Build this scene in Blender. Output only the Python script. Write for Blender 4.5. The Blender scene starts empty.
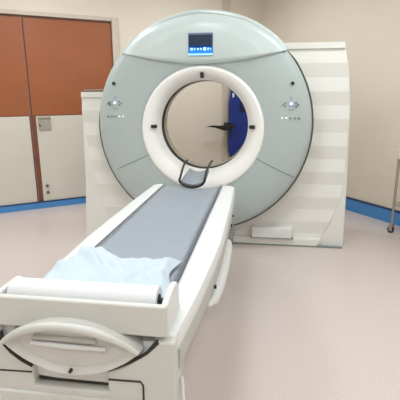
import bpy, bmesh, math, random
from mathutils import Vector, Matrix, noise
random.seed(7)
PI = math.pi
S = bpy.context.scene
COL = S.collection

# ------------------------------------------------------------------ materials
def mat(name, col, rough=0.5, metal=0.0, spec=0.5, bump=0.0, bscale=40.0, vary=0.0, vscale=6.0, emit=None, estr=0.0, coat=0.0):
    m = bpy.data.materials.new(name); m.use_nodes = True
    nt = m.node_tree; b = nt.nodes['Principled BSDF']
    b.inputs['Base Color'].default_value = (*col, 1)
    b.inputs['Roughness'].default_value = rough
    b.inputs['Metallic'].default_value = metal
    b.inputs['Specular IOR Level'].default_value = spec
    b.inputs['Coat Weight'].default_value = coat
    tc = nt.nodes.new('ShaderNodeTexCoord')
    if vary > 0:
        n = nt.nodes.new('ShaderNodeTexNoise'); n.inputs['Scale'].default_value = vscale; n.inputs['Detail'].default_value = 4
        nt.links.new(tc.outputs['Object'], n.inputs['Vector'])
        r = nt.nodes.new('ShaderNodeValToRGB')
        r.color_ramp.elements[0].position = 0.3; r.color_ramp.elements[1].position = 0.7
        r.color_ramp.elements[0].color = (*[c * (1 - vary) for c in col], 1)
        r.color_ramp.elements[1].color = (*[min(1, c * (1 + vary)) for c in col], 1)
        nt.links.new(n.outputs['Fac'], r.inputs['Fac']); nt.links.new(r.outputs['Color'], b.inputs['Base Color'])
    if bump > 0:
        n2 = nt.nodes.new('ShaderNodeTexNoise'); n2.inputs['Scale'].default_value = bscale; n2.inputs['Detail'].default_value = 3
        nt.links.new(tc.outputs['Object'], n2.inputs['Vector'])
        bp = nt.nodes.new('ShaderNodeBump'); bp.inputs['Strength'].default_value = bump; bp.inputs['Distance'].default_value = 0.01
        nt.links.new(n2.outputs['Fac'], bp.inputs['Height']); nt.links.new(bp.outputs['Normal'], b.inputs['Normal'])
    if emit:
        b.inputs['Emission Color'].default_value = (*emit, 1); b.inputs['Emission Strength'].default_value = estr
    return m

def srgb(r, g, b):
    f = lambda c: (c / 255 / 12.92) if c / 255 <= 0.04045 else ((c / 255 + 0.055) / 1.055) ** 2.4
    return (f(r), f(g), f(b))

M = dict(
    wall=mat('wall_paint', srgb(228, 218, 203), 0.6, bump=0.05, bscale=120, vary=0.012, vscale=2),
    ceiling=mat('ceiling_paint', srgb(238, 236, 230), 0.8),
    frame=mat('door_frame_paint', srgb(204, 193, 178), 0.45, vary=0.03),
    blue=mat('blue_cove', srgb(72, 140, 204), 0.28, vary=0.04),
    blue_edge=mat('blue_cove_edge', srgb(40, 66, 104), 0.5, vary=0.03),
    cream=mat('cream_laminate', srgb(212, 207, 196), 0.45, vary=0.015),
    rust=mat('rust_laminate', srgb(154, 88, 50), 0.42, vary=0.05, vscale=3),
    brown=mat('brown_edge', srgb(122, 72, 50), 0.5, vary=0.05),
    gap=mat('dark_gap', srgb(52, 48, 44), 0.8),
    steel=mat('brushed_steel', srgb(176, 172, 162), 0.32, metal=0.8, vary=0.05, vscale=20),
    plate=mat('lock_plate_metal', srgb(172, 168, 158), 0.4, metal=0.3, vary=0.03),
    green=mat('pale_green_cover', srgb(180, 192, 191), 0.32, bump=0.02, bscale=200, vary=0.01),
    hood=mat('pale_hood_cover', srgb(204, 217, 217), 0.3, bump=0.02, bscale=200, vary=0.01),
    ring=mat('white_ring_plastic', srgb(250, 250, 248), 0.35, vary=0.008),
    ribs=mat('ribbed_housing_plastic', srgb(232, 232, 227), 0.5, vary=0.01),
    bore=mat('bore_liner_plastic', srgb(214, 203, 188), 0.5, vary=0.01),
    darktrim=mat('dark_trim_rubber', srgb(78, 84, 80), 0.6),
    black=mat('black_plastic', srgb(24, 24, 26), 0.45),
    seam=mat('seam_grey', srgb(126, 138, 134), 0.6),
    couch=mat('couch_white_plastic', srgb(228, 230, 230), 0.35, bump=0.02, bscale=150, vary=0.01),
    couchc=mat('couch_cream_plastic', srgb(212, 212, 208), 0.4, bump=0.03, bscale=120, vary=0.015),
    couchg=mat('couch_shade_grey_plastic', srgb(190, 190, 184), 0.5, vary=0.02),  # greyed couch plastic, carries the shade of the side panels in its colour
    pad=mat('grey_vinyl_pad', srgb(150, 158, 168), 0.5, bump=0.15, bscale=60, vary=0.02, vscale=10),
    padedge=mat('dark_pad_piping', srgb(96, 102, 112), 0.6),
    sheet=mat('pale_blue_sheet', srgb(196, 210, 220), 0.85, bump=0.2, bscale=30, vary=0.01),
    paper=mat('white_paper', srgb(232, 234, 236), 0.9, vary=0.005),
    hgrey=mat('grey_grip_rubber', srgb(120, 122, 120), 0.6),
    apron=mat('blue_apron_vinyl', srgb(16, 46, 134), 0.38, bump=0.1, bscale=8, vary=0.15, vscale=4),
    navy=mat('navy_apron_trim', srgb(12, 22, 74), 0.5),
    scr_dark=mat('display_dark', srgb(26, 44, 66), 0.2, emit=srgb(26, 44, 66), estr=0.35),
    scr_blue=mat('display_blue', srgb(30, 110, 210), 0.2, emit=srgb(30, 116, 220), estr=0.9),
    scr_cyan=mat('display_pale_edge', srgb(150, 215, 250), 0.3, emit=srgb(150, 215, 250), estr=0.7),
    scr_icon=mat('display_icon', srgb(190, 220, 255), 0.3, emit=srgb(180, 215, 255), estr=0.9),
    bezel=mat('display_bezel', srgb(104, 120, 158), 0.4),
    btn=mat('button_grey', srgb(120, 136, 140), 0.5),
    btnw=mat('button_white', srgb(250, 250, 250), 0.4, emit=(1, 1, 1), estr=0.25),
    btnl=mat('button_lilac', srgb(176, 184, 220), 0.4),
    bin=mat('white_bin_plastic', srgb(236, 236, 232), 0.4),
    lampf=mat('lamp_frame', srgb(230, 230, 228), 0.5),
    lampd=mat('lamp_diffuser', (1, 1, 1), 0.5, emit=(0.94, 0.98, 1.0), estr=1.6),
)
# floor: speckled pink-beige vinyl
def floor_mat():
    m = bpy.data.materials.new('speckled_vinyl'); m.use_nodes = True
    nt = m.node_tree; b = nt.nodes['Principled BSDF']
    tc = nt.nodes.new('ShaderNodeTexCoord')
    a = nt.nodes.new('ShaderNodeTexNoise'); a.inputs['Scale'].default_value = 170; a.inputs['Detail'].default_value = 2
    nt.links.new(tc.outputs['Object'], a.inputs['Vector'])
    r = nt.nodes.new('ShaderNodeValToRGB'); e = r.color_ramp.elements
    e[0].position = 0.36; e[0].color = (*srgb(196, 182, 175), 1)
    e[1].position = 0.62; e[1].color = (*srgb(220, 209, 205), 1)
    x = r.color_ramp.elements.new(0.46); x.color = (*srgb(210, 197, 192), 1)
    nt.links.new(a.outputs['Fac'], r.inputs['Fac']); nt.links.new(r.outputs['Color'], b.inputs['Base Color'])
    b.inputs['Roughness'].default_value = 0.32; b.inputs['Specular IOR Level'].default_value = 0.4
    n2 = nt.nodes.new('ShaderNodeTexNoise'); n2.inputs['Scale'].default_value = 30
    nt.links.new(tc.outputs['Object'], n2.inputs['Vector'])
    bp = nt.nodes.new('ShaderNodeBump'); bp.inputs['Strength'].default_value = 0.08; bp.inputs['Distance'].default_value = 0.01
    nt.links.new(n2.outputs['Fac'], bp.inputs['Height']); nt.links.new(bp.outputs['Normal'], b.inputs['Normal'])
    return m
M['floor'] = floor_mat()

# ------------------------------------------------------------------ mesh helpers
class MB:
    def __init__(s): s.bm = bmesh.new()
    def face(s, pts):
        vs = [s.bm.verts.new(p) for p in pts]
        return s.bm.faces.new(vs)
    def box(s, x0, x1, y0, y1, z0, z1, mx=None):
        P = [Vector(p) for p in ((x0,y0,z0),(x1,y0,z0),(x1,y1,z0),(x0,y1,z0),(x0,y0,z1),(x1,y0,z1),(x1,y1,z1),(x0,y1,z1))]
        if mx: P = [mx @ p for p in P]
        v = [s.bm.verts.new(p) for p in P]
        for f in ((0,3,2,1),(4,5,6,7),(0,1,5,4),(1,2,6,5),(2,3,7,6),(3,0,4,7)):
            s.bm.faces.new([v[i] for i in f])
        return s
    def grid(s, rows, close_u=False, close_v=False):
        V = [[s.bm.verts.new(p) for p in r] for r in rows]
        nr, nc = len(V), len(V[0])
        for i in range(nr if close_v else nr - 1):
            for j in range(nc if close_u else nc - 1):
                a, b = V[i][j], V[i][(j + 1) % nc]; c, d = V[(i + 1) % nr][(j + 1) % nc], V[(i + 1) % nr][j]
                try: s.bm.faces.new([a, b, c, d])
                except ValueError: pass
        return V
    def loft(s, loops):                      # closed sections, capped ends
        V = s.grid(loops, close_u=True)
        s.bm.faces.new(list(reversed(V[0]))); s.bm.faces.new(V[-1])
        return s
    def prism_xz(s, pts, y0, y1):            # outline in x,z extruded along y
        s.loft([[Vector((x, y0, z)) for x, z in pts], [Vector((x, y1, z)) for x, z in pts]]); return s
    def lathe_y(s, prof, cx, cz, n=128, closed=False):   # prof: (r, y)
        rows = []
        for k in range(n):
            a = 2 * PI * k / n
            rows.append([Vector((cx + r * math.sin(a), y, cz + r * math.cos(a))) for r, y in prof])
        s.grid(rows, close_u=closed, close_v=True); return s
    def tube(s, pts, r, n=12, closed=False):
        pts = [Vector(p) for p in pts]; loops = []; m = len(pts); up = None
        for i, p in enumerate(pts):
            if closed: t = (pts[(i + 1) % m] - pts[i - 1]).normalized()
            else: t = (pts[min(i + 1, m - 1)] - pts[max(i - 1, 0)]).normalized()
            if up is None:
                up = Vector((0, 0, 1)) if abs(t.z) < 0.9 else Vector((1, 0, 0))
            sd = t.cross(up).normalized(); up = sd.cross(t).normalized()
            rr = r[i] if isinstance(r, (list, tuple)) else r
            loops.append([p + sd * rr * math.cos(2 * PI * k / n) + up * rr * math.sin(2 * PI * k / n) for k in range(n)])
        if closed: s.grid(loops, close_u=True, close_v=True)
        else: s.loft(loops)
        return s
    def cyl(s, p, q, r, n=24): return s.tube([p, q], r, n)
    def build(s, name, m, parent=None, smooth=True, bevel=0.0, seg=2, sub=0, angle=40, mx=None):
        bm = s.bm
        if mx: bmesh.ops.transform(bm, matrix=mx, verts=bm.verts)
        bmesh.ops.recalc_face_normals(bm, faces=bm.faces)
        me = bpy.data.meshes.new(name); bm.to_mesh(me); bm.free()
        o = bpy.data.objects.new(name, me); COL.objects.link(o)
        me.materials.append(m)
        for p in me.polygons: p.use_smooth = smooth
        if smooth and hasattr(me, 'set_sharp_from_angle'): me.set_sharp_from_angle(angle=math.radians(angle))
        if bevel > 0:
            b = o.modifiers.new('bevel', 'BEVEL'); b.width = bevel; b.segments = seg; b.limit_method = 'ANGLE'; b.angle_limit = math.radians(35)
            w = o.modifiers.new('wn', 'WEIGHTED_NORMAL'); w.keep_sharp = False
        if sub:
            u = o.modifiers.new('sub', 'SUBSURF'); u.levels = sub; u.render_levels = sub
        if parent:
            o.parent = parent; o.matrix_parent_inverse = Matrix.Translation(-Vector(parent['_w'])) if '_w' in parent else Matrix()
        return o

def thing(name, label, cat, loc=(0, 0, 0), group=None):
    o = bpy.data.objects.new(name, None); COL.objects.link(o); o.location = loc
    o.empty_display_size = 0.1
    o['label'] = label; o['category'] = cat; o['_w'] = list(loc)
    if group: o['group'] = group
    return o
def tag(o, label, cat, group=None):
    o['label'] = label; o['category'] = cat
    if group: o['group'] = group
    return o
def struct(o): o['kind'] = 'structure'; return o
def smooth01(t): t = max(0, min(1, t)); return t * t * (3 - 2 * t)
def interp(tab, z):
    if z <= tab[0][0]: return tab[0][1]
    for (a, va), (b, vb) in zip(tab, tab[1:]):
        if z <= b: return va + (vb - va) * (z - a) / (b - a)
    return tab[-1][1]

# ------------------------------------------------------------------ room (turned 54 degrees to the scanner)
TH = math.radians(53.9)
E1 = Vector((math.sin(TH), math.cos(TH), 0)); E2 = Vector((E1.y, -E1.x, 0)); K = Vector((0.465, 3.188, 0))
RM = Matrix(((E1.x, E2.x, 0, K.x), (E1.y, E2.y, 0, K.y), (0, 0, 1, 0), (0, 0, 0, 1)))   # (s, t, z) -> world
H = 2.95; S0, T1 = -6.6, 7.2; DT = 2.31
DR, DM, DL = -2.331, -3.385, -4.44                       # door opening edges along s
struct(MB().box(S0 - .1, .1, -.1, T1 + .1, -.1, 0, RM).build('floor', M['floor'], smooth=False))
struct(MB().box(S0 - .1, .1, -.1, T1 + .1, H, H + .1, RM).build('ceiling', M['ceiling'], smooth=False))
w = MB()
w.box(S0 - .1, DL, -.1, 0, 0, H, RM); w.box(DR, .1, -.1, 0, 0, H, RM); w.box(DL, DR, -.1, 0, DT, H, RM)
struct(w.build('wall_back', M['wall'], smooth=False))
struct(MB().box(0, .1, 0, T1 + .1, 0, H, RM).build('wall_right', M['wall'], smooth=False))
struct(MB().box(S0 - .1, S0, 0, T1 + .1, 0, H, RM).build('wall_left', M['wall'], smooth=False))
struct(MB().box(S0, 0, T1, T1 + .1, 0, H, RM).build('wall_front', M['wall'], smooth=False))
# door frame
fr = MB()
fr.box(DR, DR + .085, -.06, .03, 0, DT + .04, RM); fr.box(DL - .085, DL, -.06, .03, 0, DT + .04, RM)
fr.box(DL, DR, -.06, .03, DT - .005, DT + .04, RM)
struct(fr.build('trim_1', M['frame'], bevel=.006))
def leaf(n, a, b, plate):
    d = struct(MB().box(a + .004, b - .004, -.06, -.012, .004, DT - .012, RM).build('door_%d' % n, M['brown'], bevel=.003))
    lo, hi = (a + .012, b - .006) if not plate else (a + .05, b - .006)
    MB().box(lo if not plate else a + .012, hi, -.012, -.004, 1.168, DT - .03, RM).build('upper_panel', M['rust'], d, bevel=.002)
    MB().box(lo, hi - (0.0 if plate else 0.02), -.012, -.002, .008, 1.160, RM).build('lower_panel', M['cream'], d, bevel=.002)
    if plate:
        p = MB().box(-3.315, -3.165, -.002, .010, .985, 1.155, RM).build('handle_plate', M['plate'], d, bevel=.004)
        MB().box(-3.305, -3.175, .010, .024, 1.13, 1.15, RM).build('finger_lip', M['steel'], p, bevel=.004)
        MB().tube([RM @ Vector((-3.30, .010, 1.06)), RM @ Vector((-3.298, .02, 1.05)), RM @ Vector((-3.29, .012, 1.035))], .006, 8).build('thumb_turn', M['gap'], p)
        for z in (.285, .20):
            k = MB().cyl(RM @ Vector((-3.275, -.002, z)), RM @ Vector((-3.275, .008, z)), .024, 24).build('lock_rosette', M['steel'], d)
            MB().cyl(RM @ Vector((-3.275, .008, z)), RM @ Vector((-3.275, .011, z)), .011, 16).build('keyhole', M['gap'], k)
leaf(1, DL, DM, False); leaf(2, DM, DR, True)
# blue cove
def cove(name, mx, L0, L1, h, along):
    b = MB(); e = MB(); n = 2
    if along == 's':
        b.box(L0, L1, 0.0, .016, 0, h - .014, mx); e.box(L0, L1, 0.0, .02, h - .014, h, mx)
    elif along == 't':
        b.box(-.016, 0, L0, L1, 0, h - .02, mx); e.box(-.02, 0, L0, L1, h - .02, h, mx)
    o = struct(b.build(name, M['blue'], bevel=.003)); e.build('top_edge', M['blue_edge'], o)
cove('baseboard_back', RM, S0, -.02, .092, 's')
cove('baseboard_right', RM, 0, T1, .165, 't')
t_ = MB().box(-.70, -.595, 0, .03, .092, H, RM)
struct(t_.build('trim_2', M['frame'], bevel=.006))

# ceiling lights
lp = 0
for s_ in (-5.2, -3.3, -1.4):
    for t_ in (1.3, 3.6, 5.9):
        c = RM @ Vector((s_, t_, H))
        L = thing('ceiling_light', 'square white ceiling light panel above the scanner room', 'ceiling light', c, 'ceiling light panels')
        MB().box(s_ - .32, s_ + .32, t_ - .32, t_ + .32, H - .03, H, RM).build('frame', M['lampf'], L, bevel=.004)
        MB().box(s_ - .29, s_ + .29, t_ - .29, t_ + .29, H - .036, H - .03, RM).build('diffuser', M['lampd'], L)
        ld = bpy.data.lights.new('panel_lamp', 'AREA'); ld.shape = 'SQUARE'; ld.size = .56; ld.energy = 18.5; ld.color = (.91, .97, 1.0)
        lo = bpy.data.objects.new('panel_lamp', ld); COL.objects.link(lo)
        lo.location = c - Vector((0, 0, .045)); lo.rotation_euler = (0, 0, PI / 2 - TH)

# ------------------------------------------------------------------ gantry
CZ = 1.14
G = thing('ct_scanner', 'large round pale green CT scanner with white bore ring and ribbed side housing', 'medical scanner', (0, .5, 0))
n = 160; 
prof = [(.50, .03), (.51, .004), (.56, -.006), (.66, -.014), (.78, -.012), (.86, 0), (.90, .012), (.928, .028), (.943, .05), (.944, .06), (.90, .065)]
MB().lathe_y(prof, -.008, CZ, n).build('front_cover', M['green'], G, angle=60)
rows = []
for k in range(121):
    a = math.radians(44 + (290 - 44) * k / 120); g = smooth01(k / 6) * smooth01((120 - k) / 12)
    pr = [(.90, .058), (.940 + .014 * g, .056), (.942 + .018 * g, .066), (.942 + .018 * g, .12), (.940, .16), (.90, .16)]
    rows.append([Vector((-.008 + r * math.sin(a), y, CZ + r * math.cos(a))) for r, y in pr])
MB().loft(rows).build('rim_trim', M['darktrim'], G)
drum = [(.90, .16), (.925, .17), (.925, .86), (.88, .95), (.62, .95), (.61, .90)]
MB().lathe_y(drum, 0, CZ, n).build('drum_housing', M['ribs'], G, angle=50)
# bore ring, wider at the foot
rows = []
for k in range(n):
    a = 2 * PI * k / n; ro = .508 + .026 * (1 - math.cos(a)) / 1.0
    pr = [(ro + .004, .02), (ro, -.010), (ro - .010, -.020), (ro - .028, -.020), (.452, .004), (.430, .030), (.410, .070), (.398, .11), (.393, .135)]
    rows.append([Vector((r * math.sin(a), y, CZ + r * math.cos(a))) for r, y in pr])
m_ = MB(); m_.grid(rows, close_v=True); m_.build('bore_ring', M['ring'], G, angle=70)
MB().lathe_y([(.393, .135), (.425, .14), (.425, .23), (.391, .235)], 0, CZ, n).build('bore_gap_seal', M['darktrim'], G)
MB().lathe_y([(.391, .235), (.390, .25), (.390, .34), (.44, .45), (.61, .90)], 0, CZ, n).build('bore_liner', M['bore'], G)
# laser window marks on ring
for a in (0, PI / 2, -PI / 2):
    m_ = MB(); h = .030; wd = .014
    mx = Matrix.Translation((0, 0, CZ)) @ Matrix.Rotation(a, 4, 'Y')
    m_.box(-wd, wd, -.013, .03, .432 - h + .006, .432 + h - .006); o = m_.build('laser_slot', M['black'], G, bevel=.003, mx=mx)
# hood
rows = []; NX, NZ = 96, 18; RH = .957
zb = lambda x: 1.663 + .20 * x * x
XE = .70
def arcz(x): return CZ + math.sqrt(max(RH * RH - x * x, 0))
rows = []
for i in range(NX + 1):
    x = XE * (-1 + 2 * i / NX); q = 1 - (x / XE) ** 2; a, b = zb(x), max(arcz(x), zb(x) + .004)
    st = .042 * q ** .7 + .004
    r = [Vector((x, .0, a + .004))]
    base = lambda z: interp([(.52, 0), (.66, -.014), (.78, -.012), (.86, 0), (.90, .012), (.922, .028), (.94, .06)], math.hypot(x, z - CZ))
    for j in range(NZ + 1):
        t = j / NZ; z = a + (b - a) * t
        y = base(z) - st * min(1, (t / .08 + .45)) * (1 - smooth01((t - .72) / .28) * .9)
        xx = x
        if t > .8: y += .03 * ((t - .8) / .2) ** 2
        r.append(Vector((xx, y, z)))
    r.append(Vector((x * 1.008, .09, CZ + (b - CZ) * 1.008))); r.append(Vector((x * 1.014, .20, CZ + (b - CZ) * 1.014))); r.append(Vector((x, .20, b - .03)))
    rows.append(r)
m_ = MB(); m_.grid(rows); HOOD = m_.build('hood', M['hood'], G, angle=55)
# display
yh = -.062
D = MB().box(-.106, .101, yh, -.03, 1.725, 1.902).build('display', M['bezel'], G, bevel=.004)
MB().box(-.099, .094, yh - .004, yh, 1.786, 1.886).build('dark_screen', M['scr_dark'], D)
MB().box(-.099, .094, yh - .004, yh, 1.742, 1.803).build('blue_screen', M['scr_blue'], D)
MB().box(-.104, .099, yh - .006, yh, 1.727, 1.741).build('glowing_edge', M['scr_cyan'], D)
for x, wd, hh in ((-.075, .018, .020), (-.05, .008, .016), (-.022, .016, .010), (.002, .010, .014), (.034, .022, .026), (.062, .010, .018), (.082, .006, .012)):
    MB().box(x - wd / 2, x + wd / 2, yh - .007, yh - .004, 1.776 - hh / 2, 1.776 + hh / 2).build('icon', M['scr_icon'], D, bevel=.002)
# buttons on both cheeks
def disc(x, z, r, m, name, y=-.016, th=.006, par=G):
    return MB().cyl((x, y + .01, z), (x, y - th, z), r, 20).build(name, m, par)
for sx, cx, cz_ in ((-1, -.775, 1.345), (1, .752, 1.335)):
    disc(cx * 1.005, cz_ + .165, .014, M['black'], 'microphone', -.008)
    yb_ = -.012
    def b(dx, dz, w_, h_, m, nm='button'):
        MB().box(cx + dx - w_ / 2, cx + dx + w_ / 2, yb_ - .007, yb_ + .01, cz_ + dz - h_ / 2, cz_ + dz + h_ / 2).build(nm, m, G, bevel=.003)
    disc(cx, cz_, .024, M['btnl'], 'button_surround', yb_ + .001, .004)
    disc(cx, cz_, .013, M['btnw'], 'button', yb_ - .002)
    for dx, dz in ((-.048, .006), (-.048, -.018), (-.066, -.006), (.040, .010), (.058, -.004), (.040, -.018)): b(dx, dz, .013, .013, M['btn'])
    for dx, dz, m in ((0, .058, M['btnl']), (-.012, -.048, M['btn']), (.012, -.048, M['btn']), (0, .035, M['btnl'])): b(dx, dz, .011, .010, m)
    for q in range(5):
        lit = (q >= 3) if sx < 0 else (q < 2)
        b(-.07 + .035 * q, -.118, .016, .014, M['btnw'] if lit else M['btn'])
# seams of the lower cover
def surf(x, z):
    return interp([(.52, 0), (.56, -.006), (.66, -.014), (.78, -.012), (.86, 0), (.90, .012), (.922, .028), (.934, .05)], math.hypot(x, z - CZ))
for (x0, z0, x1, z1) in ((-.822, .736, -.462, .898), (.822, .70, .478, .868)):
    pts = [(x0 + (x1 - x0) * t, 0, z0 + (z1 - z0) * t) for t in [i / 10 for i in range(11)]]
    pts = [(x, surf(x, z) - .0005, z) for x, y, z in pts]
    MB().tube(pts, .0035, 8).build('cover_seam', M['seam'], G)
# ribbed side housings
HP = .119
def housing(side, ztop, xo, xc, name):
    rows = []; z = 0; zs = []
    k = 0
    edges = []
    zz = ztop - .05
    lst = [ztop, ztop - .05 + .0005]
    while zz > .075:
        for q in range(4):
            v = zz - HP * q / 4
            if v > .075: lst.append(v)
        zz -= HP
    lst += [.075, .074, 0.0]
    lst = sorted(lst)
    def ridge(z):
        if z >= ztop - .0501 + .0004: return -.018
        if z < .0745: return -.035
        ph = ((ztop - .05 - z) / HP) % 2
        return -.013 * (ph if ph < 1 else 2 - ph)
    for z in lst:
        d = z - CZ
        xi = math.sqrt(.80 ** 2 - d * d) if abs(d) < .80 else 0.0
        if side > 0 and z > 1.6: xi = min(xi, .60)
        a = xo(z); c = xc(z); c = max(min(c, a - .012), xi + .01)
        yf = .25 + ridge(z)
        r = [(xi, .93, z), (xi, yf, z), ((xi + c) / 2, yf, z), (c, yf, z), (c + .004, .255, z), (a - .008, .262, z), (a, .275, z), (a, .90, z), (a - .03, .93, z)]
        rows.append([Vector((side * x, y, z_)) for x, y, z_ in r])
    mm = MB(); mm.loft(rows); return mm.build(name, M['ribs'], G, angle=5, smooth=True)
xoR = lambda z: interp([(0, 1.315), (.55, 1.305), (1.275, 1.283), (1.6, 1.25), (1.84, 1.195)], z)
xcR = lambda z: interp([(0, 1.06), (.2, 1.15), (.41, 1.235), (.6, 1.27), (2, 1.27)], z)
xoL = lambda z: interp([(0, 1.262), (.586, 1.225), (1.44, 1.205)], z)
xcL = lambda z: interp([(0, .93), (.23, 1.0), (.44, 1.06), (.7, 1.13), (.99, 1.17), (1.2, 1.2)], z)
housing(1, 1.84, xoR, xcR, 'ribbed_housing'); housing(-1, 1.44, xoL, xcL, 'ribbed_housing')
MB().box(-1.17, -.86, .24, .34, 1.445, 1.462).build('top_grip', M['hgrey'], G, bevel=.005)
MB().box(.445, .825, .17, .262, .084, .192).build('foot_cover', M['couch'], G, bevel=.012)
MB().box(.44, .84, .19, .262, .075, .084).build('foot_shadow', M['hgrey'], G, bevel=.004)  # dark strip standing in for the shadow beneath the foot cover
MB().box(.02, 1.30, .205, .24, 0, .012).build('floor_skirt', M['seam'], G, bevel=.003)
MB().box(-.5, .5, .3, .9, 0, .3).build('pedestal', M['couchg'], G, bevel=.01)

# ------------------------------------------------------------------ patient couch
T = thing('patient_couch', 'long white patient couch with grey vinyl pad leading to the scanner', 'examination couch', (0, -1.5, 0))
def halfw(y): return interp([(-2.66, .296), (-2.45, .312), (-2.2, .334), (-1.75, .352), (-1.0, .345), (-.47, .330)], y)
loops = []
ys = [-2.60, -2.59, -2.5, -2.3, -2.0, -1.75, -1.4, -1.0, -.8, -.6, -.5, -.475, -.47]
for i, y in enumerate(ys):
    w_ = halfw(y); e = .02 if i in (0, len(ys) - 1) else (.006 if i in (1, len(ys) - 2) else 0)
    half = [(.15, .690), (.223, .700), (.229, .726), (.245, .731), (w_ - .035, .727), (w_ - .012, .718), (w_ - .002, .700), (w_ - .002, .675), (w_ - .016, .668), (w_ - .022, .60), (w_ - .045, .535), (.10, .52)]
    L = [Vector((x - (e if x > .25 else 0), y, z - (e if z > .6 else -e))) for x, z in half] 
    Lm = [Vector((-v.x, v.y, v.z)) for v in reversed(L)]
    loops.append(L + Lm)
MB().loft(loops).build('table_body', M['couch'], T, angle=35)
# strip along the sides, flank shade put into its greyer plastic
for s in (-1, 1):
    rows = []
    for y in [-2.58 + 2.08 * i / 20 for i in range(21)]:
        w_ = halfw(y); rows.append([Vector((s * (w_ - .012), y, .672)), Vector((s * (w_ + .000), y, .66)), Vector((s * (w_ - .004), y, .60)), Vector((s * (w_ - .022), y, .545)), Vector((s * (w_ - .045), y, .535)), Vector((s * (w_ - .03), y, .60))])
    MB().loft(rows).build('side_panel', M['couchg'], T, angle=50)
# pad
rows = []
for j in range(41):
    y = -2.42 + (1.90) * j / 40; r = []
    for i in range(17):
        u = -1 + i / 8; x = .217 * u
        z = .712 + .028 * u * u + .0015 * math.sin(y * 23)
        if i in (0, 16) or j in (0, 40): z -= .012
        r.append(Vector((x, y, z)))
    rows.append(r)
m_ = MB(); m_.grid(rows); PAD = m_.build('pad', M['pad'], T); so = PAD.modifiers.new('thick', 'SOLIDIFY'); so.thickness = .018; so.offset = -1
for s in (-1, 1):
    MB().tube([(s * .223, -2.42, .737), (s * .223, -1.5, .737), (s * .223, -.53, .737)], .0055 if s > 0 else .0035, 8).build('piping', M['padedge'], PAD)
# head holder
rows = []
for j in range(13):
    y = -.535 + .34 * j / 12; r = []
    for i in range(11):
        u = -1 + i / 5; x = .088 * u * (1 - .10 * (j / 12) ** 2)
        r.append(Vector((x, y, .745 + .028 * u * u + .035 * (j / 12))))
    rows.append(r)
m_ = MB(); m_.grid(rows); HH = m_.build('head_rest', M['pad'], T); so = HH.modifiers.new('thick', 'SOLIDIFY'); so.thickness = .02
pts = []
for i in range(41):
    t = -1 + i / 20; a = abs(t)
    x = .097 * math.sin(min(a / .30, 1) * PI / 2) * (1 if t > 0 else -1) * (1 - .0 * a)
    x *= 1 + .20 * smooth01((a - .3) / .7); x -= .044 * smooth01((a - .25) / .75)
    y = -.56 + (0 if a < .3 else .685 * ((a - .3) / .7)) ; z = .722 + .10 * smooth01(a / .55) + .0 * a
    pts.append((x, y, z))
MB().tube(pts, .0095, 10).build('head_rest_frame', M['black'], T)
# end cover (front shell) : U outline with bowl and pocket
YF = -2.625
out = [(-.293, .712), (-.296, .40), (.296, .40), (.293, .712), (.236, .712), (.225, .695), (.206, .671), (.155, .634), (.116, .613), (.078, .598), (.078, .522), (-.168, .520), (-.168, .590), (-.205, .607), (-.237, .632), (-.258, .662), (-.268, .712)]
MB().prism_xz(out, YF, -2.54).build('end_cover', M['couchc'], T, bevel=.008, seg=3)
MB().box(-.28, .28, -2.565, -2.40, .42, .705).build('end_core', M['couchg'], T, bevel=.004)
MB().box(-.29, .176, YF - .010, YF + .02, .36, .500).build('lower_panel', M['couchc'], T, bevel=.006)
MB().tube([(.191, YF - .001, .42), (.192, YF - .001, .560), (.184, YF - .001, .572), (.082, YF - .001, .570)], .003, 8).build('panel_seam', M['gap'], T)
MB().tube([(-.290, YF - .001, .567), (-.172, YF - .001, .571)], .0025, 8).build('panel_seam', M['gap'], T)
# lens-shaped pull handle
def lens(cx, cz, a, bt, bb, n=48, p=1.0):
    P = []
    for k in range(n + 1):
        t = -1 + 2 * k / n; P.append((cx + a * t, cz + bt * (1 - abs(t) ** 2.1) ** .9))
    for k in range(n - 1, 0, -1):
        t = -1 + 2 * k / n; P.append((cx + a * t, cz - bb * (1 - abs(t) ** 2.1) ** .9))
    return P
HX, HZ = -.030, .682
o_ = lens(HX, HZ, .222, .092, .095)
def ring_pts(s, y): return [Vector((HX + (x - HX) * s, y, HZ + (z - HZ) * s)) for x, z in o_]
m_ = MB(); V = m_.grid([ring_pts(.97, -2.57), ring_pts(1.0, -2.60), ring_pts(1.0, -2.628), ring_pts(.985, -2.642), ring_pts(.95, -2.647), ring_pts(.86, -2.640), ring_pts(.80, -2.630)], close_u=True)
m_.bm.faces.new(V[-1]); m_.bm.faces.new(list(reversed(V[0])))
HB = m_.build('handle_shell', M['couchc'], T, angle=50)
# raised arched grip
pts = []
for k in range(37):
    t = -1 + k / 18; pts.append((HX + .216 * t, -2.645 - .026 * (1 - t * t), HZ + .000 + .086 * (1 - abs(t) ** 2.1) ** .9))
MB().tube(pts, [.008 + .0055 * (1 - (abs(-1 + k / 18)) ** 4) for k in range(37)], 14).build('pull_grip', M['couchc'], T)
# slot
MB().box(-.150, .055, -2.640, -2.620, .694, .712).build('handle_slot', M['couchg'], T, bevel=.006)
MB().tube([(-.155, -2.638, .686), (-.04, -2.642, .684), (.085, -2.638, .682)], [.006, .008, .006], 12).build('slot_lip', M['couch'], T)
MB().cyl((-.030, -2.652, .604), (-.030, -2.640, .604), .005, 14).build('screw', M['gap'], T)
MB().box(-.166, .076, -2.60, -2.566, .526, .534).build('pocket_slot', M['gap'], T, bevel=.003)
# dark joint under the shell
for jp in ([(.241, .712), (.227, .694), (.208, .672), (.182, .653), (.155, .636), (.116, .615), (.080, .599)], [(-.268, .705), (-.260, .664), (-.237, .633), (-.205, .608), (-.170, .590)]):
    MB().tube([(x, -2.621, z) for x, z in jp], [.0085, .007] + [.0055] * (len(jp) - 2), 8).build('shell_joint', M['gap'], T)
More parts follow.
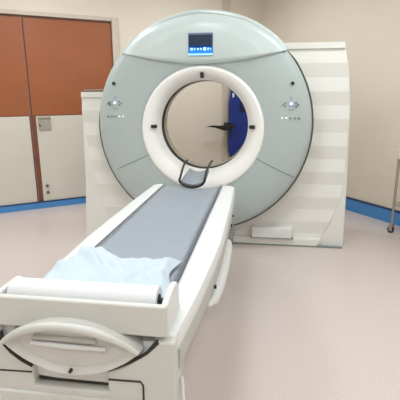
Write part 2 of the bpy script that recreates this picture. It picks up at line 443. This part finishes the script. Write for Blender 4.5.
# tray for paper roll
TRY = MB().box(-.282, .270, -2.628, -2.605, .729, .829).build('roll_tray', M['couchc'], T, bevel=.007, seg=3)
MB().box(-.282, .270, -2.61, -2.42, .7325, .738).build('tray_floor', M['couch'], TRY, bevel=.002)
side = []
for sx in (-1, 1):
    pr = [(-2.612, .731), (-2.612, .824), (-2.595, .830), (-2.56, .838), (-2.50, .842), (-2.46, .834), (-2.44, .81), (-2.43, .733)]
    a, b_ = (.250, .2715) if sx > 0 else (-.300, -.281)
    if sx < 0: pr = [(y, min(z, .818)) for y, z in pr]
    MB().loft([[Vector((a, y, z)) for y, z in pr], [Vector((b_, y, z)) for y, z in pr]]).build('tray_end', M['couch'] if sx > 0 else M['couch'], TRY, bevel=.008, seg=3)
MB().cyl((-.285, -2.52, .792), (.245, -2.52, .792), .010, 16).build('roll_spindle', M['black'], TRY)
# side release lever
m_ = MB()
pts = [(.334, -1.22, .545), (.338, -1.32, .530), (.340, -1.6, .525), (.340, -1.85, .53), (.338, -2.02, .545), (.330, -2.14, .58)]
m_.tube(pts, [.022, .031, .034, .031, .022, .006], 14).build('side_handle', M['couch'], T)
MB().tube([(.335, -1.00, .565), (.338, -1.04, .555), (.338, -1.26, .54)], [.020, .031, .031], 14).build('handle_grip', M['hgrey'], T)
for y, z in ((-.95, .62), (-1.10, .60), (-2.0, .60)):
    MB().cyl((halfw(y) - .01, y, z), (halfw(y) + .006, y, z), .009, 12).build('stud', M['gap'], T)
MB().cyl((.302, -2.57, .56), (.315, -2.60, .40), .006, 10).build('latch_rod', M['couch'], T)
# pedestal
MB().box(-.12, .12, -1.15, -.40, .10, .53).build('pedestal', M['couchc'], T, bevel=.02, seg=3)
MB().box(-.15, .15, -1.25, -.30, 0, .10).build('base_plate', M['couchg'], T, bevel=.015)

# paper roll
R_ = thing('paper_roll', 'white paper roll lying across the foot of the couch', 'paper roll', (0, -2.52, .745))
m_ = MB(); m_.tube([(-.268, -2.52, .792), (.222, -2.52, .792)], .046, 48); m_.build('paper', M['paper'], R_, angle=40)
MB().cyl((.222, -2.52, .792), (.2235, -2.52, .792), .022, 24).build('core', M['gap'], R_)

# folded sheet
def sheet():
    NXs, NYs = 70, 44
    rows = []
    for j in range(NYs + 1):
        v = j / NYs; r = []
        for i in range(NXs + 1):
            u = i / NXs
            xl = -.292 + .040 * smooth01((v - .45) / .55) + .03 * (1 - v) * (1 - v)
            xr = .205 + .015 * math.sin(v * 7)
            far = interp([(0, -2.10), (.12, -2.03), (.22, -2.015), (.45, -2.09), (.62, -2.125), (.8, -2.10), (1, -2.09)], u)
            x = xl + (xr - xl) * u; y = -2.445 + (far + 2.445) * v
            e = min(u, 1 - u, v * .8, (1 - v) * .9) * 14
            edge = smooth01(e)
            nz = noise.noise(Vector((x * 9, y * 9, 1.3))) * .022 + noise.noise(Vector((x * 22 + y * 14, y * 6, 5))) * .012
            fold = .014 * math.exp(-((x - .10 - (y + 2.25) * .5) / .02) ** 2) + .014 * math.exp(-((x + .12 + (y + 2.2) * .9) / .03) ** 2)
            z = .7505 + (.030 + nz + fold) * edge
            if abs(x) < .21: z -= .016 * (1 - (x / .21) ** 2) * .5
            r.append(Vector((x, y, z)))
        rows.append(r)
    m_ = MB(); m_.grid(rows)
    o = m_.build('folded_sheet', M['sheet'])
    so = o.modifiers.new('thick', 'SOLIDIFY'); so.thickness = .010; so.offset = -1
    o.location = (0, 0, .0)
    return tag(o, 'crumpled pale blue sheet lying on the grey pad behind the paper roll', 'sheet')
sheet()

# ------------------------------------------------------------------ blue apron on the back wall, seen through the bore
A = thing('lead_apron', 'deep blue apron hanging on the wall, seen through the scanner bore', 'apron', RM @ Vector((-.33, .06, .35)))
rows = []
for j in range(31):
    v = j / 30; z = .43 + 1.09 * v; r = []
    wl = -.625 + .03 * smooth01((v - .75) / .25) + .13 * (1 - min(1, v / .13) ** .5)
    wr = -.03 - .03 * smooth01((v - .75) / .25) - .13 * (1 - min(1, v / .13) ** .5)
    for i in range(33):
        u = i / 32; s = wl + (wr - wl) * u
        t = .075 + .016 * math.sin(u * 15 + v * 1.5) * (1.1 - v) + .03 * math.sin(PI * u) 
        r.append(RM @ Vector((s, t, z)))
    rows.append(r)
m_ = MB(); m_.grid(rows); AP = m_.build('apron_body', M['apron'], A); so = AP.modifiers.new('thick', 'SOLIDIFY'); so.thickness = .012
m_ = MB(); m_.box(-.45, -.20, .118, .126, 1.14, 1.30, RM); m_.build('chest_patch', M['navy'], A, bevel=.004)
MB().box(-.575, -.545, .085, .10, 1.36, 1.42, RM).build('white_tag', M['bin'], A, bevel=.003)
MB().cyl(RM @ Vector((-.60, .085, 1.53)), RM @ Vector((-.05, .085, 1.53)), .012, 14).build('hanger_bar', M['steel'], A)
MB().cyl(RM @ Vector((-.33, .0, 1.53)), RM @ Vector((-.33, .09, 1.53)), .01, 12).build('hook', M['steel'], A)

# black wall arm
B = thing('wall_arm', 'thin black arm sticking out in front of the wall, seen through the bore', 'wall bracket', RM @ Vector((-.645, .03, .93)))
m_ = MB()
pr = [(-1.06, .952), (-.94, .968), (-.84, .958), (-.72, .965), (-.56, .958), (-.56, .935), (-.66, .925), (-.70, .905), (-.76, .885), (-.84, .912), (-.92, .935)]
m_.loft([[RM @ Vector((s, .14, z)) for s, z in pr], [RM @ Vector((s, .20, z)) for s, z in pr]]); m_.build('arm', M['black'], B, bevel=.004)
MB().box(-.68, -.61, .03, .16, .90, .99, RM).build('mount', M['black'], B, bevel=.005)

# ------------------------------------------------------------------ trolley at the right edge
P0 = Vector((1.880, .755, 0))
TM = Matrix(((E2.x, E1.x, 0, P0.x), (E2.y, E1.y, 0, P0.y), (0, 0, 1, 0), (0, 0, 0, 1)))
C_ = thing('steel_trolley', 'steel trolley on small casters by the right wall, cut by the frame', 'trolley', P0)
LW, LD = .62, .22
for a, b_ in ((0, 0), (LW, 0), (0, LD), (LW, LD)):
    MB().cyl(TM @ Vector((a, b_, .09)), TM @ Vector((a, b_, .775)), .013, 16).build('leg', M['steel'], C_)
    c = TM @ Vector((a, b_, 0))
    cs = MB().box(-.018, .018, -.022, .022, .062, .095, TM @ Matrix.Translation((a, b_, 0))).build('caster', M['steel'], C_, bevel=.003)
    for sg in (-.016, .016):
        MB().box(-.026, .02, sg - .002, sg + .002, .022, .075, TM @ Matrix.Translation((a, b_, 0))).build('fork', M['steel'], cs)
    MB().cyl(TM @ Vector((a - .01, b_ - .012, .034)), TM @ Vector((a - .01, b_ + .012, .034)), .034, 24).build('wheel', M['gap'], cs)
for z in (.30, .76):
    MB().box(-.012, LW + .012, -.012, LD + .012, z, z + .018, TM).build('shelf', M['steel'], C_, bevel=.004)
bn = thing('plastic_bin', 'white plastic bin standing on the steel trolley by the right wall', 'bin', TM @ Vector((.18, .11, .778)))
MB().box(-.008, .36, -.005, .20, .7795, .87, TM).build('bin_body', M['bin'], bn, bevel=.012)
MB().box(-.015, .367, -.012, .208, .858, .872, TM).build('bin_rim', M['bin'], bn, bevel=.005)

# ------------------------------------------------------------------ camera, world, view
cam = bpy.data.cameras.new('camera'); co = bpy.data.objects.new('camera', cam); COL.objects.link(co)
f, pitch, yaw, roll = 424.69, .2471, .1483, -.0049
cam.sensor_width = 36; cam.sensor_fit = 'HORIZONTAL'; cam.lens = f / 400 * 36; cam.clip_start = .02
F = Vector((-math.sin(yaw) * math.cos(pitch), math.cos(yaw) * math.cos(pitch), -math.sin(pitch)))
Rv = Vector((math.cos(yaw), math.sin(yaw), 0)); U = Rv.cross(F)
mt = Matrix((Rv, U, -F)).transposed().to_4x4()
co.matrix_world = Matrix.Translation((.5321, -3.7081, 1.4267)) @ mt @ Matrix.Rotation(roll, 4, 'Z')
S.camera = co
wd = bpy.data.worlds.new('world'); S.world = wd; wd.use_nodes = True
wd.node_tree.nodes['Background'].inputs[0].default_value = (.9, .92, 1, 1); wd.node_tree.nodes['Background'].inputs[1].default_value = .3
S.view_settings.view_transform = 'Standard'; S.view_settings.look = 'None'
S.view_settings.exposure = 0.0; S.view_settings.gamma = 1.0; S.view_settings.use_curve_mapping = False
for o in bpy.data.objects:
    if '_w' in o: del o['_w']
